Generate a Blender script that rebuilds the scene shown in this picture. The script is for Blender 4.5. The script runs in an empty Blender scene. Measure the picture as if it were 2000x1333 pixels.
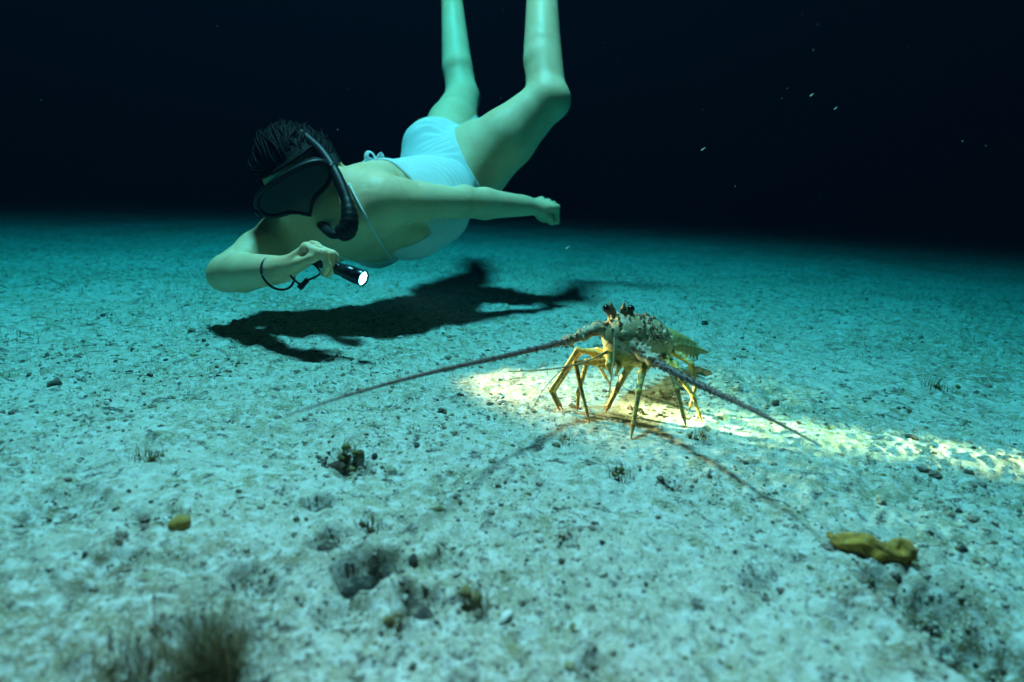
import bpy, math, random
import numpy as np
from mathutils import Vector, Matrix

# ------------------------------------------------------------------ camera, world, lamps
scene = bpy.context.scene
COL = scene.collection
W0, H0, F0 = 2000.0, 1333.0, 1192.0           # photograph size and focal length in its pixels
CAM_Z, PITCH, ROLL = 0.30, math.radians(13.8), math.radians(2.3)
cam_data = bpy.data.cameras.new('camera')
cam_data.sensor_width = 36.0
cam_data.lens = 36.0 * F0 / W0
cam_data.clip_start, cam_data.clip_end = 0.01, 300
cam_data.dof.use_dof = True
cam_data.dof.focus_distance = 1.0
cam_data.dof.aperture_fstop = 3.6
cam = bpy.data.objects.new('camera', cam_data)
COL.objects.link(cam)
CM = Matrix.Translation((0, 0, CAM_Z)) @ Matrix.Rotation(math.pi/2 - PITCH, 4, 'X') @ Matrix.Rotation(ROLL, 4, 'Z')
cam.matrix_world = CM
scene.camera = cam
CMn = np.array(CM)

world = bpy.data.worlds.new('World')
scene.world = world
world.use_nodes = True
bg = world.node_tree.nodes['Background']
bg.inputs['Color'].default_value = (0.001, 0.004, 0.009, 1)   # night water above, no moon
bg.inputs['Strength'].default_value = 0.1

scene.view_settings.view_transform = 'Standard'
scene.view_settings.look = 'None'
scene.view_settings.exposure = 0.0
scene.view_settings.gamma = 1.0
scene.cycles.use_denoising = True
scene.cycles.max_bounces = 6
scene.cycles.diffuse_bounces = 3
scene.cycles.volume_bounces = 1
scene.cycles.transparent_max_bounces = 12

def lamp(name, kind, loc, target, energy, color, **kw):
    d = bpy.data.lights.new(name, kind)
    d.energy, d.color = energy, color
    for k, v in kw.items():
        setattr(d, k, v)
    o = bpy.data.objects.new(name, d)
    COL.objects.link(o)
    o.location = loc
    o.rotation_euler = (Vector(target) - Vector(loc)).to_track_quat('-Z', 'Y').to_euler()
    return o

# the dive lamp that hangs over the lobster from the boat lights the pool on the sand
lamp('dive_lamp', 'SPOT', (-0.55, 1.62, 3.9), (-0.35, 1.60, 0.0), 11900, (1.0, 0.20, 0.207),
     spot_size=math.radians(162), spot_blend=1.0, shadow_soft_size=0.25)

# ------------------------------------------------------------------ helpers
rng = np.random.default_rng(7)
random.seed(7)

def V(px, py, d):
    """point at photograph pixel (px, py), d metres along the camera axis"""
    p = np.array([(px - W0/2)/F0*d, (H0/2 - py)/F0*d, -d, 1.0])
    return (CMn @ p)[:3]

def G(px, py, z=0.0):
    """point of the sea bed seen at a pixel"""
    a = CMn[:3, 3]; b = V(px, py, 1.0) - a
    return a + b*((z - a[2])/b[2])

def nrm(v):
    v = np.asarray(v, float)
    return v/np.linalg.norm(v)

def vnoise(x, y, seed=0):
    xi = np.floor(x).astype(np.int64); yi = np.floor(y).astype(np.int64)
    fx = x - xi; fy = y - yi
    fx = fx*fx*(3 - 2*fx); fy = fy*fy*(3 - 2*fy)
    def h(a, b):
        n = (a*374761393 + b*668265263 + seed*974634777) & 0xffffffff
        n = ((n ^ (n >> 13))*1274126177) & 0xffffffff
        n = (n ^ (n >> 16)) & 0xffff
        return n/65535.0
    return ((h(xi, yi)*(1-fx) + h(xi+1, yi)*fx)*(1-fy) + (h(xi, yi+1)*(1-fx) + h(xi+1, yi+1)*fx)*fy)*2 - 1

def new_mesh(name, verts, faces, smooth=True):
    me = bpy.data.meshes.new(name)
    verts = np.asarray(verts, np.float32)
    if isinstance(faces, np.ndarray):
        n, k = faces.shape
        me.vertices.add(len(verts)); me.vertices.foreach_set('co', verts.ravel())
        me.loops.add(n*k); me.loops.foreach_set('vertex_index', faces.astype(np.int32).ravel())
        me.polygons.add(n)
        me.polygons.foreach_set('loop_start', np.arange(0, n*k, k, dtype=np.int32))
        me.polygons.foreach_set('loop_total', np.full(n, k, np.int32))
        me.update(calc_edges=True); me.validate()
    else:
        me.from_pydata([tuple(map(float, v)) for v in verts], [], faces)
        me.update()
    me.polygons.foreach_set('use_smooth', np.full(len(me.polygons), smooth))
    return me

def link(name, me, mat, parent=None, **props):
    o = bpy.data.objects.new(name, me)
    COL.objects.link(o)
    if mat is not None:
        me.materials.append(mat)
    if parent is not None:
        o.parent = parent
        o.matrix_parent_inverse = parent_world(parent).inverted()
    for k, v in props.items():
        o[k] = v
    return o

def parent_world(o):
    m = Matrix.Translation(o.location)
    return m if o.type == 'EMPTY' else Matrix.Identity(4)

def thing(name, label, cat, loc, group=None):
    o = bpy.data.objects.new(name, None)
    COL.objects.link(o)
    o.location = loc
    o.empty_display_size = 0.05
    o['label'], o['category'] = label, cat
    if group:
        o['group'] = group
    return o

def tag(o, label, cat, group=None):
    o['label'], o['category'] = label, cat
    if group:
        o['group'] = group
    return o

class Parts:
    """collects tubes and blobs into one mesh"""
    def __init__(self):
        self.v, self.f, self.c, self.n = [], [], [], 0
    def add(self, v, f, c=(1, 1, 1)):
        v = np.asarray(v, float)
        self.v.append(v); self.c.append(np.tile(np.asarray(c, float), (len(v), 1)))
        self.f += [tuple(i + self.n for i in q) for q in f]
        self.n += len(v)
    def tube(self, pts, radii, seg=8, c=(1, 1, 1), flat=None, cap=True):
        pts = np.asarray(pts, float); n = len(pts)
        radii = np.broadcast_to(np.asarray(radii, float), (n,))
        tg = np.gradient(pts, axis=0)
        tg /= np.linalg.norm(tg, axis=1)[:, None] + 1e-12
        up = np.array([0, 0, 1.0]) if abs(tg[0][2]) < 0.9 else np.array([0, 1.0, 0])
        u = nrm(np.cross(tg[0], up)); vs = []
        ang = np.arange(seg)/seg*2*math.pi
        for i in range(n):
            u = nrm(u - tg[i]*np.dot(u, tg[i])); w = np.cross(tg[i], u)
            k = 1.0 if flat is None else flat
            vs.append(pts[i] + radii[i]*(np.cos(ang)[:, None]*u + k*np.sin(ang)[:, None]*w))
        vs = np.concatenate(vs)
        fs = [(i*seg+j, i*seg+(j+1) % seg, (i+1)*seg+(j+1) % seg, (i+1)*seg+j) for i in range(n-1) for j in range(seg)]
        if cap:
            fs += [tuple(range(seg))[::-1], tuple((n-1)*seg + j for j in range(seg))]
        self.add(vs, fs, c)
    def blob(self, ctr, rad, axes=None, su=12, sv=8, jit=0.0, c=(1, 1, 1)):
        vs, fs = [], []
        axes = np.eye(3) if axes is None else np.asarray(axes)
        for i in range(sv+1):
            th = math.pi*i/sv
            for j in range(su):
                ph = 2*math.pi*j/su
                p = np.array([math.sin(th)*math.cos(ph), math.sin(th)*math.sin(ph), math.cos(th)])
                k = 1 + jit*(rng.random() - .5) if 0 < i < sv else 1
                vs.append(np.asarray(ctr) + (p*np.asarray(rad)*k) @ axes)
        for i in range(sv):
            for j in range(su):
                fs.append((i*su+j, (i+1)*su+j, (i+1)*su+(j+1) % su, i*su+(j+1) % su))
        self.add(vs, fs, c)
    def lathe(self, a, axis, prof, seg=24, c=(1, 1, 1)):
        """prof: list of (distance along the axis, radius)"""
        axis = nrm(axis); u = nrm(np.cross(axis, [0.13, 0.2, 1])); w = np.cross(axis, u)
        ang = np.arange(seg)/seg*2*math.pi
        vs = np.concatenate([np.asarray(a) + axis*t + max(r, 1e-5)*(np.cos(ang)[:, None]*u + np.sin(ang)[:, None]*w) for t, r in prof])
        fs = [(i*seg+j, i*seg+(j+1) % seg, (i+1)*seg+(j+1) % seg, (i+1)*seg+j) for i in range(len(prof)-1) for j in range(seg)]
        self.add(vs, fs, c)
    def mesh(self, name, smooth=True):
        me = new_mesh(name, np.concatenate(self.v), self.f, smooth)
        at = me.color_attributes.new('tint', 'FLOAT_COLOR', 'POINT')
        cc = np.concatenate(self.c)
        at.data.foreach_set('color', np.concatenate([cc, np.ones((len(cc), 1))], 1).astype(np.float32).ravel())
        return me
    def build(self, name, mat, parent=None, smooth=True, **props):
        return link(name, self.mesh(name, smooth), mat, parent, **props)

def spline(pts, n):
    """Catmull-Rom through pts, n samples"""
    p = np.asarray(pts, float)
    p = np.vstack([2*p[0]-p[1], p, 2*p[-1]-p[-2]])
    out = []
    for t in np.linspace(0, len(p)-3-1e-6, n):
        i = int(t); s = t - i
        a, b, c, d = p[i:i+4]
        out.append(0.5*((2*b) + (c-a)*s + (2*a-5*b+4*c-d)*s*s + (3*b-a-3*c+d)*s**3))
    return np.array(out)

class Field:
    """signed distance field on a grid, polygonised with surface nets"""
    def __init__(self, lo, hi, h):
        self.lo = np.asarray(lo, float); self.h = h
        self.n = np.ceil((np.asarray(hi) - self.lo)/h).astype(int) + 1
        self.f = np.full(self.n, 0.2, np.float32)
        self.t = None
    def use_tags(self):
        self.t = np.zeros(self.n, np.int8)
    def _box(self, lo, hi):
        a = np.clip(np.floor((lo - self.lo)/self.h).astype(int), 0, self.n - 1)
        b = np.clip(np.ceil((hi - self.lo)/self.h).astype(int) + 1, 1, self.n)
        sl = tuple(slice(i, j) for i, j in zip(a, b))
        gx, gy, gz = [np.arange(i, j, dtype=np.float32)*self.h + self.lo[k] for k, (i, j) in enumerate(zip(a, b))]
        return sl, gx[:, None, None], gy[None, :, None], gz[None, None, :]
    def _merge(self, sl, d, k, tagv, sub=False):
        g = self.f[sl]
        if sub:
            hh = np.maximum(k - np.abs(g + d), 0)/k
            self.f[sl] = np.maximum(g, -d) + hh*hh*k*0.25
            return
        if self.t is not None:
            self.t[sl] = np.where(d < g, tagv, self.t[sl])
        hh = np.maximum(k - np.abs(g - d), 0)/k
        self.f[sl] = np.minimum(g, d) - hh*hh*k*0.25
    def cone(self, a, b, ra, rb, k=0.02, tagv=0, sub=False):
        a = np.asarray(a, float); b = np.asarray(b, float)
        m = max(ra, rb) + k + 3*self.h
        sl, x, y, z = self._box(np.minimum(a, b) - m, np.maximum(a, b) + m)
        ba = b - a; l2 = float(ba @ ba)
        X, Y, Z = x - a[0], y - a[1], z - a[2]
        t = np.clip((X*ba[0] + Y*ba[1] + Z*ba[2])/l2, 0, 1)
        d = np.sqrt((X - ba[0]*t)**2 + (Y - ba[1]*t)**2 + (Z - ba[2]*t)**2) - (ra + (rb - ra)*t)
        self._merge(sl, d.astype(np.float32), k, tagv, sub)
    def chain(self, pts, radii, k=0.02, tagv=0):
        for i in range(len(pts)-1):
            self.cone(pts[i], pts[i+1], radii[i], radii[i+1], k, tagv)
    def ell(self, c, rad, axes=None, k=0.02, tagv=0, sub=False):
        c = np.asarray(c, float); rad = np.asarray(rad, float)
        axes = np.eye(3) if axes is None else np.asarray(axes)
        m = max(rad) + k + 3*self.h
        sl, x, y, z = self._box(c - m, c + m)
        X, Y, Z = x - c[0], y - c[1], z - c[2]
        k0 = 0; k1 = 0
        for i in range(3):
            q = (X*axes[i][0] + Y*axes[i][1] + Z*axes[i][2])/rad[i]
            k0 = k0 + q*q; k1 = k1 + (q/rad[i])**2
        k0 = np.sqrt(k0); k1 = np.sqrt(k1)
        d = k0*(k0 - 1)/np.maximum(k1, 1e-6)
        self._merge(sl, d.astype(np.float32), k, tagv, sub)
    def sample(self, p, arr=None):
        q = (np.asarray(p) - self.lo)/self.h
        arr = self.f if arr is None else arr
        i = np.clip(np.floor(q).astype(int), 0, self.n - 2); s = q - i
        r = 0
        for dx in (0, 1):
            for dy in (0, 1):
                for dz in (0, 1):
                    w = (s[..., 0] if dx else 1-s[..., 0])*(s[..., 1] if dy else 1-s[..., 1])*(s[..., 2] if dz else 1-s[..., 2])
                    r = r + w*arr[i[..., 0]+dx, i[..., 1]+dy, i[..., 2]+dz]
        return r
    def grad(self, p):
        e = self.h
        g = np.stack([self.sample(p + e*np.eye(3)[i]) - self.sample(p - e*np.eye(3)[i]) for i in range(3)], -1)
        return g/(np.linalg.norm(g, axis=-1, keepdims=True) + 1e-9)
    def onto(self, p, off=0.0, it=8):
        p = np.array(p, float)
        for _ in range(it):
            p = p - self.grad(p)*(self.sample(p) - off)[..., None]
        return p
    def nets(self, f=None, lo=None):
        f = self.f if f is None else f
        lo = self.lo if lo is None else lo
        s = f < 0
        c = np.zeros(np.array(f.shape) - 1, np.int8)
        offs = [(a, b, d) for a in (0, 1) for b in (0, 1) for d in (0, 1)]
        def sh(arr, o):
            return arr[tuple(slice(o[i], arr.shape[i] - 1 + o[i]) for i in range(3))]
        for o in offs:
            c += sh(s, o)
        act = (c > 0) & (c < 8)
        ijk = np.argwhere(act)
        idx = np.full(act.shape, -1, np.int32); idx[act] = np.arange(len(ijk))
        acc = np.zeros((len(ijk), 3)); cnt = np.zeros(len(ijk))
        val = {o: f[ijk[:, 0]+o[0], ijk[:, 1]+o[1], ijk[:, 2]+o[2]].astype(float) for o in offs}
        for o in offs:
            for ax in range(3):
                if o[ax] == 0:
                    e = list(o); e[ax] = 1; e = tuple(e)
                    fa, fb = val[o], val[e]
                    m = (fa < 0) != (fb < 0)
                    t = np.where(m, fa/np.where(m, fa - fb, 1), 0)
                    p = np.tile(np.array(o, float), (len(ijk), 1)); p[:, ax] += t
                    acc += p*m[:, None]; cnt += m
        verts = lo + self.h*(ijk + acc/cnt[:, None])
        faces = []
        for ax in range(3):
            a1, a2 = (ax+1) % 3, (ax+2) % 3
            sl0 = [slice(1, -1)]*3; sl1 = [slice(1, -1)]*3
            sl0[ax] = slice(0, -1); sl1[ax] = slice(1, None)
            s0, s1 = s[tuple(sl0)], s[tuple(sl1)]
            for flip, m in ((False, s0 & ~s1), (True, ~s0 & s1)):
                g = np.argwhere(m)
                g[:, a1] += 1; g[:, a2] += 1
                def cell(d1, d2):
                    q = g.copy(); q[:, a1] -= d1; q[:, a2] -= d2
                    return idx[q[:, 0], q[:, 1], q[:, 2]]
                quad = [cell(1, 1), cell(0, 1), cell(0, 0), cell(1, 0)]
                if flip:
                    quad = quad[::-1]
                faces.append(np.stack(quad, 1))
        return verts, np.concatenate(faces)

# ------------------------------------------------------------------ materials
def material(name, base, rough=0.6, spec=0.3, mixes=(), bump=(), attr=None, metallic=0.0, coat=0.0, sheen=0.0, emit=None, alpha=None):
    m = bpy.data.materials.new(name)
    m.use_nodes = True
    nt = m.node_tree; N = nt.nodes; L = nt.links
    b = N['Principled BSDF']
    b.inputs['Roughness'].default_value = rough
    b.inputs['Specular IOR Level'].default_value = spec
    b.inputs['Metallic'].default_value = metallic
    b.inputs['Coat Weight'].default_value = coat
    b.inputs['Sheen Weight'].default_value = sheen
    if emit:
        b.inputs['Emission Color'].default_value = (*emit[0], 1)
        b.inputs['Emission Strength'].default_value = emit[1]
    tc = N.new('ShaderNodeTexCoord')
    rgb = N.new('ShaderNodeRGB'); rgb.outputs[0].default_value = (*base, 1)
    out = rgb.outputs[0]
    if attr:
        a = N.new('ShaderNodeAttribute'); a.attribute_name = attr
        mx = N.new('ShaderNodeMix'); mx.data_type = 'RGBA'; mx.blend_type = 'MULTIPLY'
        mx.inputs['Factor'].default_value = 1
        L.new(out, mx.inputs['A']); L.new(a.outputs['Color'], mx.inputs['B'])
        out = mx.outputs['Result']
    for scale, color, lo, hi, detail, dist in mixes:
        n = N.new('ShaderNodeTexNoise')
        n.inputs['Scale'].default_value = scale; n.inputs['Detail'].default_value = detail
        n.inputs['Roughness'].default_value = 0.6; n.inputs['Distortion'].default_value = dist
        L.new(tc.outputs['Object'], n.inputs['Vector'])
        r = N.new('ShaderNodeMapRange'); r.inputs['From Min'].default_value = lo; r.inputs['From Max'].default_value = hi
        r.clamp = True
        L.new(n.outputs['Fac'], r.inputs['Value'])
        mx = N.new('ShaderNodeMix'); mx.data_type = 'RGBA'
        L.new(r.outputs['Result'], mx.inputs['Factor']); L.new(out, mx.inputs['A'])
        mx.inputs['B'].default_value = (*color, 1)
        out = mx.outputs['Result']
    L.new(out, b.inputs['Base Color'])
    prev = None
    for scale, strength, dist in bump:
        n = N.new('ShaderNodeTexNoise'); n.inputs['Scale'].default_value = scale; n.inputs['Detail'].default_value = 4
        L.new(tc.outputs['Object'], n.inputs['Vector'])
        bp = N.new('ShaderNodeBump'); bp.inputs['Strength'].default_value = strength; bp.inputs['Distance'].default_value = dist
        L.new(n.outputs['Fac'], bp.inputs['Height'])
        if prev is not None:
            L.new(prev, bp.inputs['Normal'])
        prev = bp.outputs['Normal']
    if prev is not None:
        L.new(prev, b.inputs['Normal'])
    return m

M = {}
M['skin'] = material('skin', (0.95, 0.62, 0.38), 0.5, 0.3, [(7, (0.84, 0.48, 0.26), .42, .66, 5, .3), (55, (0.96, 0.68, 0.45), .52, .75, 4, 0), (420, (0.50, 0.27, 0.16), .66, .74, 2, 0)], [(60, 0.10, 0.006), (520, 0.25, 0.0012)])
_b = M['skin'].node_tree.nodes['Principled BSDF']
_b.inputs['Subsurface Weight'].default_value = 0.35
_b.inputs['Subsurface Radius'].default_value = (1.0, 0.5, 0.3)
_b.inputs['Subsurface Scale'].default_value = 0.018
M['lip'] = material('lip', (0.42, 0.17, 0.14), 0.45, 0.4)
M['suit'] = material('white_fabric', (0.80, 0.80, 0.80), 0.75, 0.15, [(30, (0.74, 0.75, 0.76), .4, .7, 3, 0)], [(900, 0.25, 0.001), (28, 0.35, 0.006)], sheen=0.2)
M['hair'] = material('black_hair', (0.0035, 0.003, 0.003), 0.6, 0.06, [(40, (0.007, 0.006, 0.005), .4, .7, 3, 0)], [(300, 0.4, 0.003)])
M['rubber'] = material('black_rubber', (0.007, 0.0075, 0.008), 0.48, 0.22, [(25, (0.012, 0.0125, 0.013), .4, .7, 3, 0)], [(180, 0.1, 0.001)])
M['mask_glass'] = material('dark_mask_glass', (0.008, 0.010, 0.011), 0.16, 0.25, [(8, (0.02, 0.026, 0.026), .4, .7, 2, 0)])
M['torch'] = material('anodised_black_metal', (0.03, 0.035, 0.045), 0.28, 0.6, [(120, (0.05, 0.055, 0.065), .5, .8, 3, 0)], metallic=0.8)
M['bulb'] = material('lit_torch_lens', (0.9, 0.9, 0.9), 0.2, 0.3, emit=((1.0, 0.93, 0.86), 30))
M['sand'] = material('sand', (0.5, 0.5, 0.5), 0.9, 0.1)
M['eye'] = material('eye', (0.75, 0.72, 0.7), 0.2, 0.5)

# ------------------------------------------------------------------ water: the haze box
def make_haze():
    me = new_mesh('haze', [(x, y, z) for z in (-1.2, 1.34) for x, y in ((-70, -70), (70, -70), (70, 70), (-70, 70))],
                  [(0, 3, 2, 1), (4, 5, 6, 7), (0, 1, 5, 4), (1, 2, 6, 5), (2, 3, 7, 6), (3, 0, 4, 7)], False)
    m = bpy.data.materials.new('sea_water')
    m.use_nodes = True
    nt = m.node_tree
    nt.nodes.remove(nt.nodes['Principled BSDF'])
    v = nt.nodes.new('ShaderNodeVolumePrincipled')
    v.inputs['Color'].default_value = (0.0005, 0.0013, 0.0027, 1)            # what the water scatters
    v.inputs['Absorption Color'].default_value = (0.0, 0.55, 0.59, 1)    # it swallows red first
    v.inputs['Density'].default_value = 1.9
    v.inputs['Anisotropy'].default_value = 0.25
    nt.links.new(v.outputs['Volume'], nt.nodes['Material Output'].inputs['Volume'])
    o = link('haze', me, m, None, kind='stuff')
make_haze()

# ------------------------------------------------------------------ sea bed
PITS = [(700, 1108, .020, .020), (760, 1092, .013, .016), (622, 972, .013, .018), (640, 1047, .014, .012), (690, 1190, .02, .010),
        (820, 1165, .016, .012), (480, 1125, .012, .010), (1945, 1240, .050, .026), (1850, 1195, .032, .018), (1740, 1140, .020, .012), (1985, 1265, .03, .02), (1900, 1285, .02, .012), (395, 1240, .02, .012), (520, 1150, .012, .010), (230, 1110, .02, .010), (1165, 1298, .012, .008),
        (690, 905, .02, .012), (655, 890, .014, .010), (870, 1080, .014, .010), (1780, 1150, .03, .01), (300, 1010, .02, .006),
        (400, 1290, .03, .012), (1490, 1130, .016, .008), (120, 990, .03, .008), (1310, 940, .01, .005)]
PITS_W = [(*G(px, py)[:2], r, d) for px, py, r, d in PITS]

RIDGE_A = G(1560, 845)[:2]; RIDGE_D = nrm(G(2000, 912)[:2] - RIDGE_A)
def ground_h(x, y):
    x = np.asarray(x, float); y = np.asarray(y, float)
    fine = 1 - 0.6*np.exp(-(((x - .17)**2 + (y - .86)**2)/0.28**2))      # swept smooth round the lobster
    z = 0.008*vnoise(x/0.55, y/0.55, 1) + 0.005*vnoise(x/0.21, y/0.21, 2)
    z += 0.0042*(np.abs(vnoise(x/0.09, y/0.09, 3)) - .4)*fine
    m = 0.0046*(vnoise(x/0.038, y/0.038, 4)) + 0.0040*(np.abs(vnoise(x/0.019, y/0.019, 5)) - .4)
    m += 0.0024*vnoise(x/0.0085, y/0.0085, 6) - 0.004*np.clip(vnoise(x/0.014, y/0.014, 7) - .35, 0, 1)
    z = z + m*fine
    t = np.clip(((x - RIDGE_A[0])*RIDGE_D[0] + (y - RIDGE_A[1])*RIDGE_D[1]), 0, 0.6)   # a low bank at right
    q = (x - RIDGE_A[0] - t*RIDGE_D[0])**2 + (y - RIDGE_A[1] - t*RIDGE_D[1])**2
    z += 0.008*np.exp(-q/0.045**2)*(0.75 + 0.5*vnoise(x/0.05, y/0.05, 15))
    r = np.hypot(x, y)
    z += 0.016*vnoise(x/3.1, y/3.1, 8)*np.clip((r - 2)/4, 0, 1)
    for cx, cy, pr, pd in PITS_W:
        q = ((x-cx)**2 + (y-cy)**2)/pr**2
        q = q*(1 + 0.35*vnoise(x/0.012, y/0.012, 11))
        z -= pd*np.exp(-q*q*0.8)
        z += pd*0.18*np.exp(-(np.sqrt(q) - 1.5)**2*4)
    return z

def gh(p):
    return float(ground_h(p[0], p[1]))

def build_bed():
    r = 0.16*np.exp(np.arange(0, math.log(60/0.16), 0.0048))
    a = np.concatenate([np.arange(-180, -48, 4.0), np.arange(-48, 48, 0.135), np.arange(48, 180, 4.0)])
    a = np.radians(a)
    R, A = np.meshgrid(r, a, indexing='ij')
    x = R*np.sin(A); y = R*np.cos(A)
    z = ground_h(x, y)
    nr, na = R.shape
    vs = np.stack([x, y, z], -1).reshape(-1, 3)
    i = np.arange(nr-1)[:, None]*na; j = np.arange(na)[None, :]; jn = (j+1) % na
    fs = np.stack([i+j, i+jn, i+na+jn, i+na+j], -1).reshape(-1, 4)
    fs = fs[:, ::-1]
    # close the middle under the camera
    vs = np.vstack([vs, [[0, 0, float(ground_h(0, 0))]]])
    me_f = fs
    me = new_mesh('sea_bed', vs, me_f)
    # brown algal film; its corner patches also paint in the dimmer light there
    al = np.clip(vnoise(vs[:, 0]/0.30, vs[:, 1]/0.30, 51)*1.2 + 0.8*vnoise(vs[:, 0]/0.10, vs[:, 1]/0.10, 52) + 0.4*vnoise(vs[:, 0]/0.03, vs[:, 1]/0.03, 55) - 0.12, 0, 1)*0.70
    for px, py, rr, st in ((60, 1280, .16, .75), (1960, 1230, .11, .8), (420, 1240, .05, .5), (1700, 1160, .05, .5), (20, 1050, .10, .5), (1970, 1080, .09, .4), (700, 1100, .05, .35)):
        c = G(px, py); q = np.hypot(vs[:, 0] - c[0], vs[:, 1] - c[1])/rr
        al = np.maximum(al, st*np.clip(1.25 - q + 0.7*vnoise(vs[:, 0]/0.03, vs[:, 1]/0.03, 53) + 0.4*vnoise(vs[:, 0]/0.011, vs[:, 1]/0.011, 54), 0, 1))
    for cx, cy, pr, pd in PITS_W:                       # shade of the hollows painted in as a dark tint
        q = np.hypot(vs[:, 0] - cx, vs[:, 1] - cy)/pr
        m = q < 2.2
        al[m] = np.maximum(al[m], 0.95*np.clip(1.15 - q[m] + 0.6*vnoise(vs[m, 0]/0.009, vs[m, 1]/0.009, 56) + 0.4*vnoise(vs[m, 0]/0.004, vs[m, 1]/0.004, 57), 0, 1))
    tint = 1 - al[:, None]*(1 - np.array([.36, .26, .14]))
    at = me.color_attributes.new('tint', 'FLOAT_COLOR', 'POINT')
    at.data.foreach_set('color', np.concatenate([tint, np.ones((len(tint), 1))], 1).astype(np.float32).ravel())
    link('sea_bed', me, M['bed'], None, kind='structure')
M['bed'] = material('coral_sand', (0.52, 0.48, 0.41), 0.92, 0.08,
    [(3.5, (0.40, 0.36, 0.26), .42, .62, 5, .4), (22, (0.27, 0.24, 0.14), .50, .66, 6, .6), (75, (0.60, 0.58, 0.54), .48, .62, 5, 0),
     (40, (0.10, 0.085, 0.075), .565, .66, 6, .8), (130, (0.12, 0.10, 0.085), .58, .68, 4, .3), (310, (0.12, 0.10, 0.085), .63, .72, 3, 0), (420, (0.64, 0.62, 0.58), .55, .68, 2, 0)],
    [(160, 0.45, 0.004), (600, 0.45, 0.0015)], attr='tint')
build_bed()

M['rubble'] = material('rubble_stone', (1, 1, 1), 0.9, 0.1, [(140, (0.30, 0.27, 0.20), .50, .75, 4, 0), (300, (0.07, 0.06, 0.05), .60, .72, 3, 0)], [(350, 0.6, 0.002)], attr='tint')
M['weed'] = material('weed', (1, 1, 1), 0.8, 0.15, [(120, (0.16, 0.12, 0.05), .45, .75, 3, 0)], attr='tint')
ICO_V = None
def ico():
    global ICO_V
    if ICO_V is None:
        p = (1 + 5**.5)/2
        v = np.array([(-1, p, 0), (1, p, 0), (-1, -p, 0), (1, -p, 0), (0, -1, p), (0, 1, p), (0, -1, -p), (0, 1, -p), (p, 0, -1), (p, 0, 1), (-p, 0, -1), (-p, 0, 1)], float)
        f = [(0, 11, 5), (0, 5, 1), (0, 1, 7), (0, 7, 10), (0, 10, 11), (1, 5, 9), (5, 11, 4), (11, 10, 2), (10, 7, 6), (7, 1, 8), (3, 9, 4), (3, 4, 2), (3, 2, 6), (3, 6, 8), (3, 8, 9), (4, 9, 5), (2, 4, 11), (6, 2, 10), (8, 6, 7), (9, 8, 1)]
        v /= np.linalg.norm(v[0]); v = [tuple(q) for q in v]
        mid = {}; nf = []
        for a, b, c in f:
            q = []
            for i, j in ((a, b), (b, c), (c, a)):
                k = (min(i, j), max(i, j))
                if k not in mid:
                    m = np.array(v[i]) + np.array(v[j]); m /= np.linalg.norm(m); mid[k] = len(v); v.append(tuple(m))
                q.append(mid[k])
            nf += [(a, q[0], q[2]), (b, q[1], q[0]), (c, q[2], q[1]), tuple(q)]
        ICO_V = (np.array(v), np.array(nf))
    return ICO_V

def scatter_xy(n, rmin, rmax, amax=44, power=1.0):
    """more of them near the camera, as small ones far away cannot be seen"""
    r = rmin*np.exp(rng.random(n)**power*math.log(rmax/rmin))
    a = np.radians(rng.uniform(-amax, amax, n))
    return r*np.sin(a), r*np.cos(a), r

def build_rubble(n=19000):
    v0, f0 = ico(); k = len(v0)
    x, y, r = scatter_xy(n, 0.27, 3.2)
    keep = vnoise(x/0.12, y/0.12, 21) + 0.7*vnoise(x/0.4, y/0.4, 22) + rng.normal(0, .45, n) > -0.1
    x, y, r = x[keep], y[keep], r[keep]
    # more, mostly darker ones round the hollows, standing in for their shade
    ex = [(cx + rng.normal(0, pr*0.9), cy + rng.normal(0, pr*0.9)) for cx, cy, pr, pd in PITS_W for _ in range(int(20 + pr*1400))]
    dark_n = len(ex)
    x = np.concatenate([x, [e[0] for e in ex]]); y = np.concatenate([y, [e[1] for e in ex]])
    n = len(x)
    size = np.clip(rng.lognormal(math.log(0.0013), 0.5, n), 0.0006, 0.0055)*np.clip(np.hypot(x, y)/0.6, 0.7, 1.45)
    z = ground_h(x, y)
    vs = np.empty((n, k, 3)); col = np.empty((n, k, 3))
    pal = np.array([(0.60, 0.57, 0.52), (0.52, 0.48, 0.42), (0.40, 0.36, 0.28), (0.24, 0.19, 0.16), (0.10, 0.085, 0.07), (0.055, 0.05, 0.045), (0.30, 0.20, 0.17), (0.30, 0.27, 0.14)])
    pr = np.array([.30, .22, .16, .10, .06, .03, .07, .06])
    for i in range(n):
        q = v0*(1 + 0.5*(rng.random((k, 1)) - .5))
        q = q*rng.uniform(0.6, 1.3, 3)*np.array([1, 1, .75])
        a = rng.uniform(0, 6.28); c, s = math.cos(a), math.sin(a)
        q = q @ np.array([[c, s, 0], [-s, c, 0], [0, 0, 1]])
        vs[i] = q*size[i] + np.array([x[i], y[i], z[i] + size[i]*0.15])
        ci = rng.choice(8, p=pr) if i < n - dark_n else rng.choice([3, 4, 5, 6, 1])
        col[i] = pal[ci]*rng.uniform(.8, 1.15)
    fs = (f0[None] + (np.arange(n)*k)[:, None, None]).reshape(-1, 3)
    me = new_mesh('rubble', vs.reshape(-1, 3), fs, False)
    at = me.color_attributes.new('tint', 'FLOAT_COLOR', 'POINT')
    cc = col.reshape(-1, 3)
    at.data.foreach_set('color', np.concatenate([cc, np.ones((len(cc), 1))], 1).astype(np.float32).ravel())
    o = link('rubble', me, M['rubble'], None, kind='stuff')
build_rubble()

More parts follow.
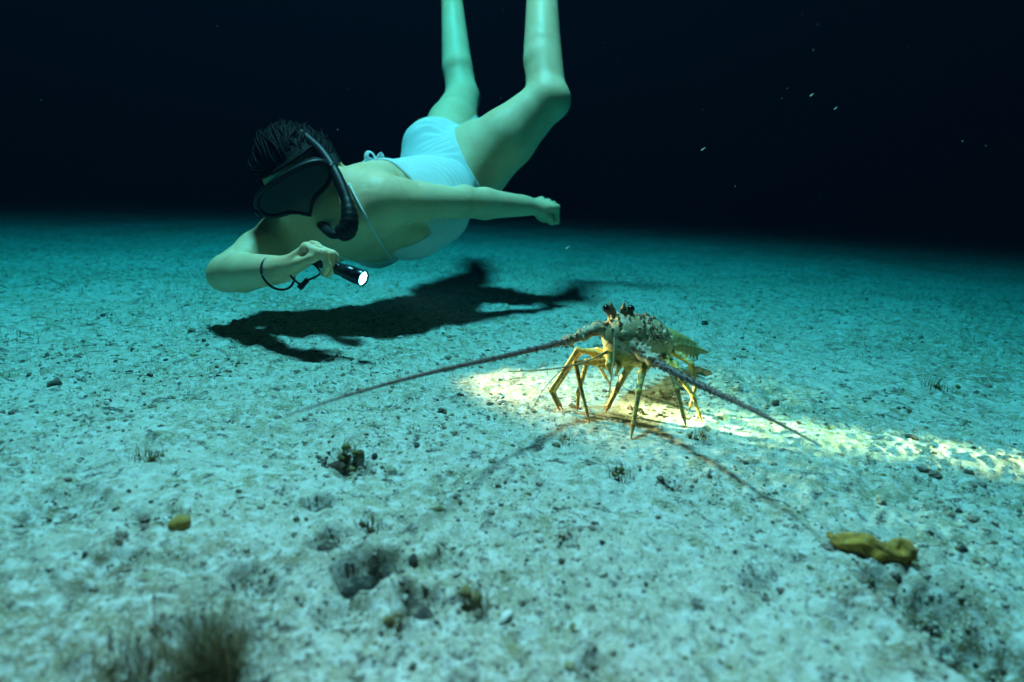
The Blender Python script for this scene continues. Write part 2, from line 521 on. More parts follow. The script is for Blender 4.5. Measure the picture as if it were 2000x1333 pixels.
def blades(P, base, n, spread, hmin, hmax, width, lean, cols, seg=4):
    for _ in range(n):
        b = np.array([base[0] + rng.normal(0, spread), base[1] + rng.normal(0, spread), 0.0])
        b[2] = gh(b) - 0.001
        h = rng.uniform(hmin, hmax); a = rng.uniform(0, 6.28); ln = abs(rng.normal(0, lean))*h
        d = np.array([math.cos(a)*ln, math.sin(a)*ln, 0])
        side = np.array([-math.sin(a), math.cos(a), 0])*width*rng.uniform(.6, 1.3)
        c = np.array(cols[rng.integers(len(cols))])*rng.uniform(.75, 1.2)
        v, f = [], []
        for i in range(seg+1):
            t = i/seg
            ctr = b + d*t*t + np.array([0, 0, h*t]) + rng.normal(0, width*.35, 3)*(t > 0)
            w = side*(1 - t*0.8)
            v += [ctr - w, ctr + w*0.2 + np.array([w[1], -w[0], 0])*0.8, ctr + w]
        for i in range(seg):
            q = i*3
            f += [(q, q+1, q+4, q+3), (q+1, q+2, q+5, q+4), (q+2, q, q+3, q+5)]
        P.add(v, f, c)

def build_turf(n=15000):
    P = Parts()
    x, y, r = scatter_xy(n, 0.28, 3.0)
    m = vnoise(x/0.10, y/0.10, 31) + 0.8*vnoise(x/0.33, y/0.33, 32) + rng.normal(0, .4, n) > 0.15
    for xi, yi, ri in zip(x[m], y[m], r[m]):
        s = min(max(ri/0.8, .7), 2.0)
        blades(P, (xi, yi), 2, 0.003, 0.0025*s, 0.0085*s, 0.00032*s, 0.7, [(.42, .38, .27), (.30, .27, .16), (.22, .17, .10), (.16, .13, .09)], 2)
    P.build('turf', M['weed'], None, True, kind='stuff')
build_turf()

def tuft(px, py, n, spread, hmin, hmax, width, lean, cols, label, lobes=0, group='weed tufts on the sand'):
    g = G(px, py); g[2] = gh(g)
    P = Parts()
    blades(P, g, n, spread, hmin, hmax, width, lean, cols, 5)
    for _ in range(lobes):                                  # woolly clumps at the foot
        b = g + np.array([rng.normal(0, spread), rng.normal(0, spread), 0]); b[2] = gh(b) + hmax*rng.uniform(0, .5)
        P.blob(b, np.array([1, 1, .8])*rng.uniform(.10, .22)*hmax, su=8, sv=6, jit=.6, c=np.array(cols[rng.integers(len(cols))])*.8)
    o = P.build('weed_tuft', M['weed'], None, True)
    tag(o, label, 'seaweed', group)
    return o
BR = [(.30, .22, .10), (.24, .17, .075), (.38, .29, .15), (.14, .10, .055)]
DK = [(.09, .065, .04), (.06, .045, .03), (.13, .09, .05)]
YL = [(.34, .27, .11), (.28, .23, .10), (.22, .17, .08)]
TUFTS = [
    (408, 1300, 620, .0095, .014, .056, .00040, .75, BR, 'large brown feathery seaweed tuft, the nearest one at bottom left', 0),
    (680, 888, 60, .007, .010, .026, .0006, .5, YL, 'yellowish seaweed tuft beside a dark hollow left of the lobster shadow', 5),
    (1212, 925, 40, .006, .008, .020, .0006, .5, YL, 'small olive seaweed tuft between the two lobster feeler shadows', 3),
    (718, 1025, 35, .006, .008, .017, .0006, .5, DK, 'small dark seaweed tuft above the two dark burrows', 2),
    (776, 1218, 30, .005, .008, .020, .0006, .5, BR, 'thin brown seaweed tuft below the dark rubble patch', 2),
    (932, 1180, 36, .005, .010, .024, .0006, .4, BR, 'upright brown seaweed tuft left of the white shell fragment', 2),
    (1105, 1045, 22, .004, .005, .012, .0006, .6, [(.30, .14, .06), (.24, .12, .05)], 'tiny rust coloured seaweed tuft on open sand below the lobster', 2),
    (290, 905, 40, .008, .008, .018, .0006, .8, BR, 'low brown seaweed tuft at left, farthest from the lobster', 3),
    (1100, 858, 30, .008, .006, .014, .0006, .7, YL, 'short yellowish seaweed tuft just in front of the lobster legs at left', 2),
    (1365, 850, 40, .008, .008, .016, .0006, .7, YL, 'short yellowish seaweed tuft just in front of the lobster legs at right', 3),
    (1830, 760, 40, .010, .008, .020, .0008, .6, BR, 'brown seaweed tuft above the bright torch streak at right', 3),
    (255, 1300, 160, .014, .008, .026, .0005, .9, BR, 'broad olive seaweed tuft at the bottom left corner', 0),
    (1290, 768, 34, .010, .005, .012, .0006, .7, BR, 'dusty brown seaweed tuft beneath the lobster belly', 3),
]
for a in TUFTS:
    tuft(*a)

def pebble(name, cat, px, py, rad, color, label, group=None, jit=.25, sink=.25):
    g = G(px, py); g[2] = gh(g)
    P = Parts()
    a = rng.uniform(0, 3.14)
    ax = np.array([[math.cos(a), math.sin(a), 0], [-math.sin(a), math.cos(a), 0], [0, 0, 1]])
    P.blob(g + np.array([0, 0, rad[2]*(1 - 2*sink)]), rad, ax, 14, 9, jit, color)
    o = P.build(name, M['rubble'], None, True)
    tag(o, label, cat, group)
    return o
pebble('pebble', 'pebble', 352, 1033, (.0095, .008, .007), (.42, .25, .06), 'ochre yellow pebble on the sand at left')
pebble('stone', 'stone', 700, 1112, (.015, .011, .012), (.045, .05, .045), 'dark stone added as shade in the bigger of two neighbouring burrows', 'dark stones in the hollows')  # dark stones added so the hollows look shaded inside
pebble('stone', 'stone', 760, 1096, (.011, .008, .011), (.05, .05, .045), 'dark stone added as shade in the smaller of two neighbouring burrows', 'dark stones in the hollows')
pebble('stone', 'stone', 625, 975, (.008, .008, .010), (.035, .035, .035), 'narrow black stone added as shade in the hollow above the two burrows', 'dark stones in the hollows')
pebble('stone', 'stone', 640, 1050, (.011, .009, .007), (.07, .055, .05), 'dark stone beside the hollow left of the burrows', 'dark stones in the hollows')
pebble('stone', 'stone', 658, 893, (.010, .008, .007), (.09, .05, .04), 'reddish brown stone at the foot of the yellowish tuft', 'dark stones in the hollows')
pebble('stone', 'stone', 820, 1168, (.013, .009, .006), (.07, .06, .055), 'flat dark stone right of the burrows', 'dark stones in the hollows')

# brown two lobed sponge on the sand at right
g0 = G(1690, 1075)
F = Field(g0 - 0.075, g0 + 0.075, 0.0015)
sp_pts = [G(1635, 1050, .006), G(1660, 1058, .007), G(1690, 1068, .006), G(1712, 1078, .004), G(1742, 1082, .003), G(1763, 1074, .006), G(1768, 1064, .008)]
sp_pts = [q + np.array([0, 0, gh(q)]) for q in sp_pts]
F.chain(sp_pts, [.006, .0075, .0075, .006, .006, .0085, .006], 0.006)
for _ in range(40):
    q = sp_pts[rng.integers(7)] + rng.normal(0, .0032, 3)
    F.ell(q, [rng.uniform(.002, .0045)]*3, None, .003)
for p in (sp_pts[5] + np.array([-.004, -.006, .008]), sp_pts[1] + np.array([0, 0, .012])):
    F.ell(p, [.004, .004, .004], None, .004, sub=True)
v, f = F.nets()
v = v + F.grad(v)*(0.0022*vnoise(v[:, 0]/.007 + v[:, 2]/.011, v[:, 1]/.007 + v[:, 2]/.009, 61) + 0.0012*vnoise(v[:, 0]/.0028 + v[:, 2]/.004, v[:, 1]/.0028, 62))[:, None]
M['sponge'] = material('sponge', (0.58, 0.29, 0.05), 0.8, 0.15, [(70, (0.30, 0.15, 0.035), .42, .62, 5, .5), (190, (0.44, 0.31, 0.13), .56, .72, 3, 0), (40, (0.09, 0.07, 0.04), .60, .70, 4, 0)], [(300, 0.6, 0.002)])
tag(link('sponge', new_mesh('sponge', v, f), M['sponge']), 'yellowish brown two lobed sponge lying on the sand at right', 'sponge')

# white shell fragment
g = G(988, 1196); g[2] = gh(g)
P = Parts()
P.tube([g + np.array(q) for q in ((-.004, -.004, .001), (-.001, 0, .0035), (.0025, .004, .0045), (.005, .008, .003))], [.0016, .0033, .0030, .0008], 10, (.8, .78, .74), flat=.6)
tag(P.build('shell', M['rubble']), 'white shell fragment on the sand near the bottom edge', 'shell')

# specks of plankton drifting in the dark water
M['speck'] = material('pale_plankton', (0.75, 0.75, 0.72), 0.6, 0.3, [(900, (0.55, 0.55, 0.5), .4, .7, 2, 0)])
for px, py, d, lab in ((1584, 187, 1.0, 'pale plankton speck, highest of those in the black water'), (1631, 213, 1.1, 'faint plankton speck just right of the highest one'),
                       (1372, 293, 0.95, 'bright plankton speck in black water right of the raised legs'), (1107, 485, 1.0, 'plankton speck over the dark sand below the fist')):
    P = Parts()
    c = V(px, py, d)
    P.blob(c, [.0026, .0012, .0011], np.array([nrm(np.array([1, .3, .5])), nrm(np.array([-.3, 1, 0])), nrm(np.array([-.5, -.15, 1]))]), 8, 6, .3)
    P.tube([c, c + np.array([.003, .001, .0025]), c + np.array([.0045, .001, .0035])], [.0009, .0006, .0003], 6)
    tag(P.build('plankton', M['speck']), lab, 'plankton', 'plankton specks in the water')

def build_particles(n=80):
    v0, f0 = ico(); k = len(v0); pts = []
    while len(pts) < n:
        p = V(rng.uniform(0, 2000), rng.uniform(0, 900), rng.uniform(.6, 2.6))
        beam = np.linalg.norm(np.cross(p - V(715, 547, 1.04), nrm(G(1290, 790) - V(715, 547, 1.04)))) < 0.30
        if p[2] > 0.03 and not beam:
            pts.append(p)
    s = rng.uniform(.00022, .00055, n)
    vs = np.array(pts)[:, None, :] + v0[None]*s[:, None, None]*rng.uniform(.6, 1.6, (n, 1, 3))
    fs = (f0[None] + (np.arange(n)*k)[:, None, None]).reshape(-1, 3)
    link('suspended_particles', new_mesh('suspended_particles', vs.reshape(-1, 3), fs), M['speck'], None, kind='stuff')
build_particles()

# ------------------------------------------------------------------ the diver
lsh, rsh = V(742, 397, 1.27), V(548, 462, 1.37)
neck = V(664, 425, 1.35)
shm = (lsh + rsh)*0.5
waist = V(826, 385, 1.53)
lhip, rhip = V(912, 345, 1.66), V(862, 310, 1.80)
pelvis = (lhip + rhip)*0.5
h_c = nrm(shm - waist)
l_c = nrm((lsh - rsh) - h_c*np.dot(lsh - rsh, h_c))
f_c = np.cross(l_c, h_c)                       # the way the chest faces
h_p = nrm(waist - pelvis)
l_p = nrm((lhip - rhip) - h_p*np.dot(lhip - rhip, h_p))
f_p = np.cross(l_p, h_p)                       # the way the belly faces
AX_C = np.array([l_c, h_c, f_c]); AX_P = np.array([l_p, h_p, f_p])
lknee, rknee = V(1068, 195, 1.62), V(903, 190, 2.08)
lank, rank = V(1058, -125, 1.78), V(880, -35, 2.26)
lelb, lwri = V(908, 396, 1.42), V(1030, 403, 1.55)
relb, rwri = V(446, 534, 1.23), V(549, 527, 1.09)

HB = 0.0032
B = Field([-0.80, 0.86, -0.02], [0.34, 2.48, 1.16], HB)
# torso
chest = shm - h_c*0.11 + f_c*0.005
B.ell(chest, [0.128, 0.155, 0.092], AX_C, 0.02)
B.ell(shm - h_c*0.045 - f_c*0.005, [0.135, 0.075, 0.070], AX_C, 0.05)
mid = (waist*0.5 + chest*0.5)
B.cone(chest, waist, 0.092, 0.082, 0.06)
ax_w = np.array([nrm(l_c + l_p), nrm(h_c + h_p), nrm(f_c + f_p)])
B.ell(waist, [0.115, 0.14, 0.082], ax_w, 0.06)
B.ell(V(840, 432, 1.47), [0.085, 0.095, 0.060], ax_w, 0.05)
B.ell(pelvis + h_p*0.035, [0.142, 0.115, 0.094], AX_P, 0.06)
for s in (1, -1):
    B.ell(pelvis - f_p*0.050 + s*l_p*0.068 - h_p*0.025, [0.080, 0.092, 0.076], AX_P, 0.025)
    B.ell(shm - h_c*0.145 + f_c*0.080 + s*l_c*0.066 - h_c*0.015, [0.060, 0.066, 0.054], AX_C, 0.035)
    B.cone(shm - h_c*0.03 - f_c*0.05 + s*l_c*0.075, shm - h_c*0.15 - f_c*0.062 + s*l_c*0.055, 0.035, 0.022, 0.04)   # shoulder blades
    B.cone(shm + f_c*0.035 + s*l_c*0.03 + h_c*0.012, shm + f_c*0.02 + s*l_c*0.13 + h_c*0.015, 0.012, 0.013, 0.03)      # collar bones
# shoulders and neck
hd_c = V(596, 356, 1.295)
B.cone(shm + h_c*0.0, neck, 0.075, 0.056, 0.05)
B.cone(neck, hd_c*0.62 + neck*0.38, 0.055, 0.053, 0.03)
B.cone(shm + l_c*0.03 + h_c*0.02, lsh, 0.058, 0.050, 0.05)
B.cone(shm - l_c*0.03 + h_c*0.02, rsh, 0.058, 0.048, 0.05)
# legs
def leg(hip, knee, ank, toe, pole):
    mid = hip*.5 + knee*.5
    B.cone(hip, mid, 0.090, 0.078, 0.05)
    B.cone(mid, knee, 0.078, 0.055, 0.015)
    calf = knee*.70 + ank*.30 - pole*0.008
    B.cone(knee, calf, 0.0525, 0.0505, 0.020)
    B.cone(calf, ank, 0.0505, 0.034, 0.003)
    d = nrm(toe - ank)
    B.cone(ank - d*0.035, ank + d*0.06, 0.030, 0.032, 0.03)
    B.cone(ank + d*0.06, toe, 0.034, 0.022, 0.03)
view = nrm(CMn[:3, 3] - lknee)
leg(lhip, lknee, lank, lank + np.array([0.20, -0.02, 0.07]), nrm(np.array([1, -.3, -.3])))
leg(rhip, rknee, rank, rank + np.array([0.15, 0.03, 0.10]), nrm(np.array([1, -.3, -.3])))

TORSO = B.f.copy()                            # without arms, for the swimsuit
# left arm, trailing
B.ell(lsh, [0.054, 0.060, 0.052], AX_C, 0.03)
B.chain([lsh, lsh*.55 + lelb*.45, lelb], [0.045, 0.040, 0.034], 0.014)
B.chain([lelb, lelb*.7 + lwri*.3, lwri], [0.0355, 0.0365, 0.0245], 0.010)
# right arm, reaching round under the head
B.chain([rsh, rsh*.55 + relb*.45, relb], [0.048, 0.043, 0.037], 0.014)
B.chain([relb, relb*.7 + rwri*.3, rwri], [0.037, 0.0375, 0.0245], 0.010)
# muscle and bone under the skin
for t in np.linspace(0.02, 0.42, 14):                    # furrow of the spine
    c = shm*(1 - t/0.42) + (waist*.4 + pelvis*.6)*(t/0.42); bk_ = -(f_c*(1 - t/0.42) + f_p*(t/0.42))
    q = B.onto(np.array([c + bk_*0.10]), 0.0)[0]
    B.ell(q + bk_*0.007, [0.012]*3, None, 0.014, sub=True)
for k in range(5):                                       # ribs on her left side
    for a in np.linspace(-0.5, 0.75, 9):
        c = shm - h_c*(0.125 + 0.026*k + 0.03*a) + l_c*math.cos(a)*0.14 + f_c*math.sin(a)*0.11
        q = B.onto(np.array([c]), 0.0)[0]
        B.ell(q + l_c*0.0042, [0.0065]*3, None, 0.008, sub=True)
def side(kn, an, hp):
    ax = nrm(an - kn); bend = nrm(nrm(hp - kn) + ax)       # towards the hollow of the knee
    B.ell(kn - bend*0.024, [0.034]*3, None, 0.03)          # kneecap
    for s in (1, -1):                                      # hamstring cords and the two heads of the calf
        o = nrm(np.cross(ax, bend))*s
        B.cone(kn + bend*0.026 + o*0.026 + nrm(hp - kn)*0.10, kn + bend*0.030 + o*0.022, 0.017, 0.010, 0.016)
        B.ell(kn + ax*0.115 + bend*0.022 + o*0.014, [0.026, 0.026, 0.026], None, 0.03)
side(lknee, lank, lhip); side(rknee, rank, rhip)
for el, sh_, wr in ((lelb, lsh, lwri), (relb, rsh, rwri)):
    o = nrm(-(nrm(sh_ - el) + nrm(wr - el)) + np.array([0, 0, 0.05]))
    B.ell(el + o*0.018, [0.020]*3, None, 0.016)            # point of the elbow
B.cone(lsh*.72 + lelb*.28 - f_c*0.028, lsh*.3 + lelb*.7 - f_c*0.018, 0.022, 0.014, 0.02)   # triceps
B.cone(lwri - nrm(lwri - lelb)*0.010 - f_c*0.012, lwri - nrm(lwri - lelb)*0.016 - f_c*0.016, 0.011, 0.010, 0.010)   # wrist bone

# head
u_h = nrm((CMn[:3, :3] @ np.array([-0.46, 0.72, 0.50])))
f_h = CMn[:3, :3] @ np.array([0.12, -0.42, 0.88]); f_h = nrm(f_h - u_h*np.dot(f_h, u_h))
l_h = np.cross(u_h, f_h)                       # her left
AX_H = np.array([l_h, u_h, f_h])
def HP(l, u, f):
    return hd_c + l*l_h + u*u_h + f*f_h
B.ell(HP(0, 0.02, -0.008), [0.074, 0.088, 0.092], AX_H, 0.02)
B.ell(HP(0, -0.035, 0.030), [0.060, 0.072, 0.062], AX_H, 0.03)
B.cone(HP(0.0, -0.095, 0.062), HP(0, -0.085, 0.055), 0.020, 0.022, 0.03)     # chin
for s in (1, -1):
    B.cone(HP(s*0.050, -0.055, 0.005), HP(s*0.012, -0.096, 0.060), 0.020, 0.016, 0.03)   # jaw
    B.ell(HP(s*0.040, -0.025, 0.063), [0.024, 0.022, 0.018], AX_H, 0.02)                # cheeks
    B.ell(HP(s*0.032, 0.004, 0.092), [0.019, 0.013, 0.012], AX_H, 0.012, sub=True)       # eye sockets
    B.ell(HP(s*0.033, 0.004, 0.078), [0.013, 0.013, 0.013], AX_H, 0.004)                # eyelids
    B.ell(HP(s*0.076, -0.008, -0.010), [0.010, 0.030, 0.018], AX_H, 0.008)              # ears
    B.ell(HP(s*0.084, -0.006, -0.006), [0.006, 0.017, 0.009], AX_H, 0.004, sub=True)
B.cone(HP(0, 0.005, 0.088), HP(0, -0.030, 0.104), 0.008, 0.012, 0.015)       # nose
for s in (1, -1):
    B.ell(HP(s*0.010, -0.034, 0.095), [0.008, 0.007, 0.009], AX_H, 0.006)
    B.cone(HP(0, -0.064, 0.090), HP(s*0.020, -0.066, 0.080), 0.0065, 0.004, 0.004)
    B.cone(HP(0, -0.074, 0.088), HP(s*0.018, -0.071, 0.080), 0.0070, 0.004, 0.004)

# hands: palm of four metacarpals, five bent fingers
def hand(wri, d, n, s, curls, thumb, sc=1.0, closed=False):
    """d: wrist to knuckles, n: the way the palm faces, s: thumb side; curls: (mcp, pip, dip) per finger"""
    d = nrm(d); n = nrm(n - d*np.dot(n, d)); s = nrm(s - d*np.dot(s, d) - n*np.dot(s, n))
    tips = []; knk = []
    L = [(0.040, 0.025, 0.020), (0.044, 0.028, 0.021), (0.041, 0.026, 0.021), (0.033, 0.020, 0.018)]
    for i in range(4):
        lat = (0.0285 - 0.019*i)*sc
        kn = wri + d*(0.080 - 0.004*abs(i-1) - (0.006 if i == 3 else 0))*sc + s*lat - n*0.002
        B.cone(wri + s*lat*0.45 + d*0.006, kn, 0.0125*sc, 0.0100*sc, 0.014)
        p, a = kn, 0.0
        knk.append(kn)
        dirs = s*(lat*1.2)
        rr = np.array([0.0092, 0.0082, 0.0072, 0.0062])*sc*(0.88 if i == 3 else 1)
        B.ell(kn - n*0.002, [rr[0]*1.12]*3, None, 0.006)
        for j in range(3):
            a += curls[i][j]
            q = p + (d*math.cos(a) + n*math.sin(a))*L[i][j]*sc + dirs*(0.25 if j == 0 else -0.1)
            B.cone(p, q, rr[j], rr[j+1], 0.0035)
            p = q
        tips.append(p)
    B.ell(wri + d*0.042*sc + n*0.006, [0.028*sc, 0.034*sc, 0.014*sc], np.array([s, d, n]), 0.014)
    if closed:                                    # the hollow of the fist
        B.ell(wri + d*0.060*sc + n*0.026, [0.030*sc, 0.020*sc, 0.022*sc], np.array([s, d, n]), 0.008)
    base = wri + d*0.018*sc + s*0.020*sc + n*0.008
    B.cone(wri + d*0.012*sc + s*0.010*sc, base, 0.014*sc, 0.014*sc, 0.012)
    p = base
    for (td, ts, tn), ln, r0, r1 in zip(thumb, (0.036, 0.030, 0.024), (0.0125, 0.0098, 0.0088), (0.0100, 0.0088, 0.0066)):
        q = p + nrm(d*td + s*ts + n*tn)*ln*sc
        B.cone(p, q, r0*sc, r1*sc, 0.006)
        p = q
    for a, b in zip(knk[:-1], knk[1:]):              # grooves between the fingers
        m = (a + b)/2
        B.cone(m - n*0.0115 - d*0.004, m + d*0.0135 - n*0.002, 0.0034, 0.0046, 0.003, sub=True)
        B.cone(m + d*0.0135 - n*0.002, m + d*0.0125 + n*0.022, 0.0046, 0.0034, 0.003, sub=True)
    return tips

C3 = CMn[:3, :3]
# left fist, back of the hand up towards the camera, thumb below
ld = nrm(lwri - lelb)
fist = [(1.35, 1.85, 1.2), (1.4, 1.9, 1.2), (1.45, 1.9, 1.2), (1.5, 1.9, 1.2)]
hand(lwri + ld*0.012, ld + C3 @ np.array([0, .10, 0]), C3 @ np.array([0.15, -0.62, -0.75]), C3 @ np.array([0.0, -0.85, 0.55]), fist,
     [(0.85, 0.36, 0.40), (0.80, -0.15, 0.55), (0.55, -0.65, 0.50)], 0.90, True)

# right hand round the torch
tor_a, tor_b = V(628, 512, 1.075), V(711, 545, 1.045)      # tail and lens of the torch
tor_d = nrm(tor_b - tor_a)
rd = nrm(V(618, 500, 1.07) - rwri)
grip = [(0.75, 1.15, 0.8), (0.85, 1.25, 0.8), (0.95, 1.3, 0.8), (1.0, 1.3, 0.9)]
n_r = nrm(C3 @ np.array([0.30, -0.80, -0.10]))
hand(rwri + rd*0.010, rd + C3 @ np.array([0, 0.22, 0]), n_r, C3 @ np.array([0.25, 0.1, 0.95]), grip,
     [(0.9, 0.45, 0.15), (0.95, 0.05, 0.2), (0.95, -0.25, 0.25)], 0.88)

person = thing('person', 'snorkeller in white swimsuit and black mask gliding over the sand, torch in hand', 'person', tuple(pelvis))
bv, bf = B.nets()
link('body', new_mesh('body', bv, bf), M['skin'], person)

# swimsuit: the body's own surface, 3 mm out, cut to the garment's outline
pts_lo = np.min([pelvis, waist, chest, lsh], axis=0) - 0.26; pts_hi = np.max([pelvis, waist, chest, lsh], axis=0) + 0.26
sl, X, Y, Z = B._box(pts_lo, pts_hi)
sub = TORSO[sl]
def lin(c, d):
    return (X - c[0])*d[0] + (Y - c[1])*d[1] + (Z - c[2])*d[2]
wob = 0.0014*np.sin(lin(pelvis, h_p)*330 - lin(pelvis, f_p)*210 + lin(pelvis, l_p)*60)*np.clip(1 - np.abs(lin(lhip, nrm(lknee - lhip)) - 0.0)/0.06, 0, 1)
suit = sub - 0.0035 + wob
reg = np.full(sub.shape, -1.0, np.float32)
for hip, knee, s in ((lhip, lknee, 1), (rhip, rknee, -1)):
    n = nrm(nrm(knee - hip) + 0.55*s*l_p - 0.10*f_p)
    cut = lin(hip, n) - (0.030 if s > 0 else 0.0)
    inner = -(s*lin(pelvis, l_p)) + 0.012          # the gusset between the legs stays
    reg = np.maximum(reg, np.minimum(cut, -inner))
# upper edge: the back is bare above the hips, the front rises to the bust
tf = lin(waist, nrm(f_c + f_p)*1.0)
th = lin(waist, nrm(h_c + h_p))
def sm(v, a, b):
    t = np.clip((v - a)/(b - a), 0, 1)
    return t*t*(3 - 2*t)
lc = np.abs(lin(shm, l_c))
top = th - (0.140 + 0.025*sm(tf, -0.06, 0.0) + 0.085*sm(tf, 0.045, 0.085)*sm(lc, 0.02, 0.085))
reg = np.maximum(reg, top)
suit = np.maximum(suit, reg.astype(np.float32))
suit = np.maximum(suit, -(sub + 0.006))
sv, sf = B.nets(np.ascontiguousarray(suit), B.lo + np.array([q.start for q in sl])*HB)
suit_o = link('swimsuit', new_mesh('swimsuit', sv, sf), M['suit'], person)

def seen_skin(pix, n=46, off=0.0015, d0=1.16):
    out = []
    for q in spline([(x, y, 0) for x, y in pix], n):
        d = d0
        for _ in range(400):
            p = V(q[0], q[1], d)
            if B.sample(p[None])[0] < off:
                break
            d += 0.002
        out.append(p)
    out = np.array(out)
    for _ in range(4):
        out[1:-1] = (out[:-2] + out[1:-1]*2 + out[2:])/4
    return B.onto(out, off, 3)
def on_skin(a, b, n, off):
    t = np.linspace(0, 1, n)[:, None]
    return B.onto(np.asarray(a)*(1-t) + np.asarray(b)*t, off)
pt = Parts()
pt.tube(seen_skin([(682, 360), (697, 390), (722, 437), (746, 478), (764, 506)]), 0.0021, 8)
pt.tube(seen_skin([(628, 474), (655, 496), (690, 510), (716, 514)]), 0.0019, 8)
pt.build('strap', M['suit'], suit_o)
# bow of the halter's back tie
pt = Parts()
bw = B.onto(np.array([V(745, 350, 1.44)]), 0.004)[0]
R3 = C3.T
for ax, ay in ((-0.019, 0.022), (0.015, 0.015)):
    lp = [np.array([0, 0, 0]), np.array([ax*.5, ay*.9, .004]), np.array([ax, ay, .01]), np.array([ax*1.15, ay*.35, .012]), np.array([0, 0, .003])]
    pt.tube([bw + C3 @ q for q in spline(lp, 20)], 0.0075, 8, flat=0.22)
for ax in (-0.04, 0.03):
    pt.tube([bw + C3 @ q for q in spline([np.zeros(3), np.array([ax*.6, .004, .01]), np.array([ax, -.008, .006])], 10)], 0.005, 8, flat=0.3)
pt.blob(bw, [0.007, 0.006, 0.006])
pt.build('bow', M['suit'], suit_o)

# hair: a cap that hugs the skull and locks that float up in the water
pt = Parts()
hv, hf = [], []
n1, n2 = 40, 28
for i in range(n2+1):
    th = math.pi*0.62*i/n2
    for j in range(n1):
        ph = 2*math.pi*j/n1
        p = np.array([math.sin(th)*math.cos(ph)*0.080, math.cos(th)*0.094 + 0.02, math.sin(th)*math.sin(ph)*0.098 - 0.014])
        if p[2] > 0.03 and p[1] < 0.062:
            p[1] = 0.062 + (p[1]-0.062)*0.1
        k = 1 + 0.03*math.sin(ph*23 + th*4) + 0.02*math.sin(ph*41)
        hv.append(HP(*(p*np.array([k, 1, k]))))
for i in range(n2):
    for j in range(n1):
        hf.append((i*n1+j, (i+1)*n1+j, (i+1)*n1+(j+1) % n1, i*n1+(j+1) % n1))
pt.add(hv, hf)
ER = np.array([0.079, 0.092, 0.096]); EC = np.array([0, 0.02, -0.014])
for i in range(620):                                     # locks combed back over the skull, ends lifting in the water
    ph = rng.uniform(0, 2*math.pi); th = math.acos(rng.uniform(-0.25, 1))
    p = np.array([math.sin(th)*math.cos(ph), math.cos(th), math.sin(th)*math.sin(ph)])
    if (p*ER + EC)[2] > 0.034 and (p*ER + EC)[1] < 0.060:
        continue
    tdir = nrm(np.array([-0.15 + rng.normal(0, .18), 0.18, -1.0])); n = rng.integers(9, 15); c = []
    lift = rng.uniform(0.02, 0.20)
    w1, w2 = rng.uniform(0, 6.28, 2)
    for k in range(n):
        f = k/(n - 1)
        side_ = np.cross(p, tdir)
        c.append(HP(*(p*ER*(1.0 + 0.05*min(k, 3)/3 + lift*f**2.5) + EC + side_*0.004*math.sin(k*.7 + w1))))
        p = nrm(p + (tdir - p*np.dot(tdir, p))*0.11 + side_*0.03*math.sin(k*.5 + w2))
    pt.tube(c, np.interp(np.linspace(0, 1, n), [0, .25, .7, 1], [.0030, .0044, .0034, .0005]), 6, flat=0.6)
pt.build('hair', M['hair'], person)

# diving mask: soft skirt, frame, lens, strap
mask = Parts()
def loop(wd, hg, f, n=48, cu=0.0, sq=0.75, bend=0.0):
    out = []
    for i in range(n):
        a = 2*math.pi*i/n
        cx = math.copysign(abs(math.cos(a))**sq, math.cos(a))*wd
        cy = math.copysign(abs(math.sin(a))**sq, math.sin(a))*hg
        nose = 0.024*math.exp(-(cx/0.017)**2) if cy < 0 else 0
        out.append(HP(cx, cu + cy*(1.0 if cy > 0 else 0.85) - nose, f - bend*(cx/wd)**2))
    return out
def skin_rings(P, rings, c=(1, 1, 1)):
    n = len(rings[0]); v = np.concatenate(rings)
    fs = [(i*n+j, i*n+(j+1) % n, (i+1)*n+(j+1) % n, (i+1)*n+j) for i in range(len(rings)-1) for j in range(n)]
    P.add(v, fs, c)
skin_rings(mask, [loop(0.069, 0.032, 0.055, bend=0.045, cu=.014), loop(0.076, 0.035, 0.078, bend=0.038, cu=.014), loop(0.082, 0.0365, 0.104, bend=0.030, cu=.014),
                  loop(0.087, 0.038, 0.114, bend=0.026, cu=.014), loop(0.088, 0.039, 0.122, bend=0.024, cu=.014), loop(0.084, 0.035, 0.127, bend=0.022, cu=.014),
                  loop(0.077, 0.0295, 0.125, bend=0.020, cu=.014), loop(0.075, 0.0275, 0.119, bend=0.020, cu=.014)])
mask_o = mask.build('diving_mask', M['rubber'], person)
pt = Parts()
r1 = loop(0.0765, 0.029, 0.1215, bend=0.020, cu=.014); ctr = np.mean(r1, axis=0)
pt.add(r1, [tuple(range(len(r1)))])
pt.build('lens', M['mask_glass'], mask_o)
pt = Parts()
sp = []
for i in range(33):
    a = math.pi*(1.0*i/32)
    sp.append(HP(math.cos(a)*0.088, 0.012 + 0.022*math.sin(a), 0.085 - math.sin(a)*0.198 + 0.0))
pt.tube(sp, 0.011, 10, flat=0.28)
for s in (1, -1):
    pt.blob(HP(s*0.086, 0.010, 0.092), [0.010, 0.012, 0.014], AX_H)
pt.build('strap', M['rubber'], mask_o)

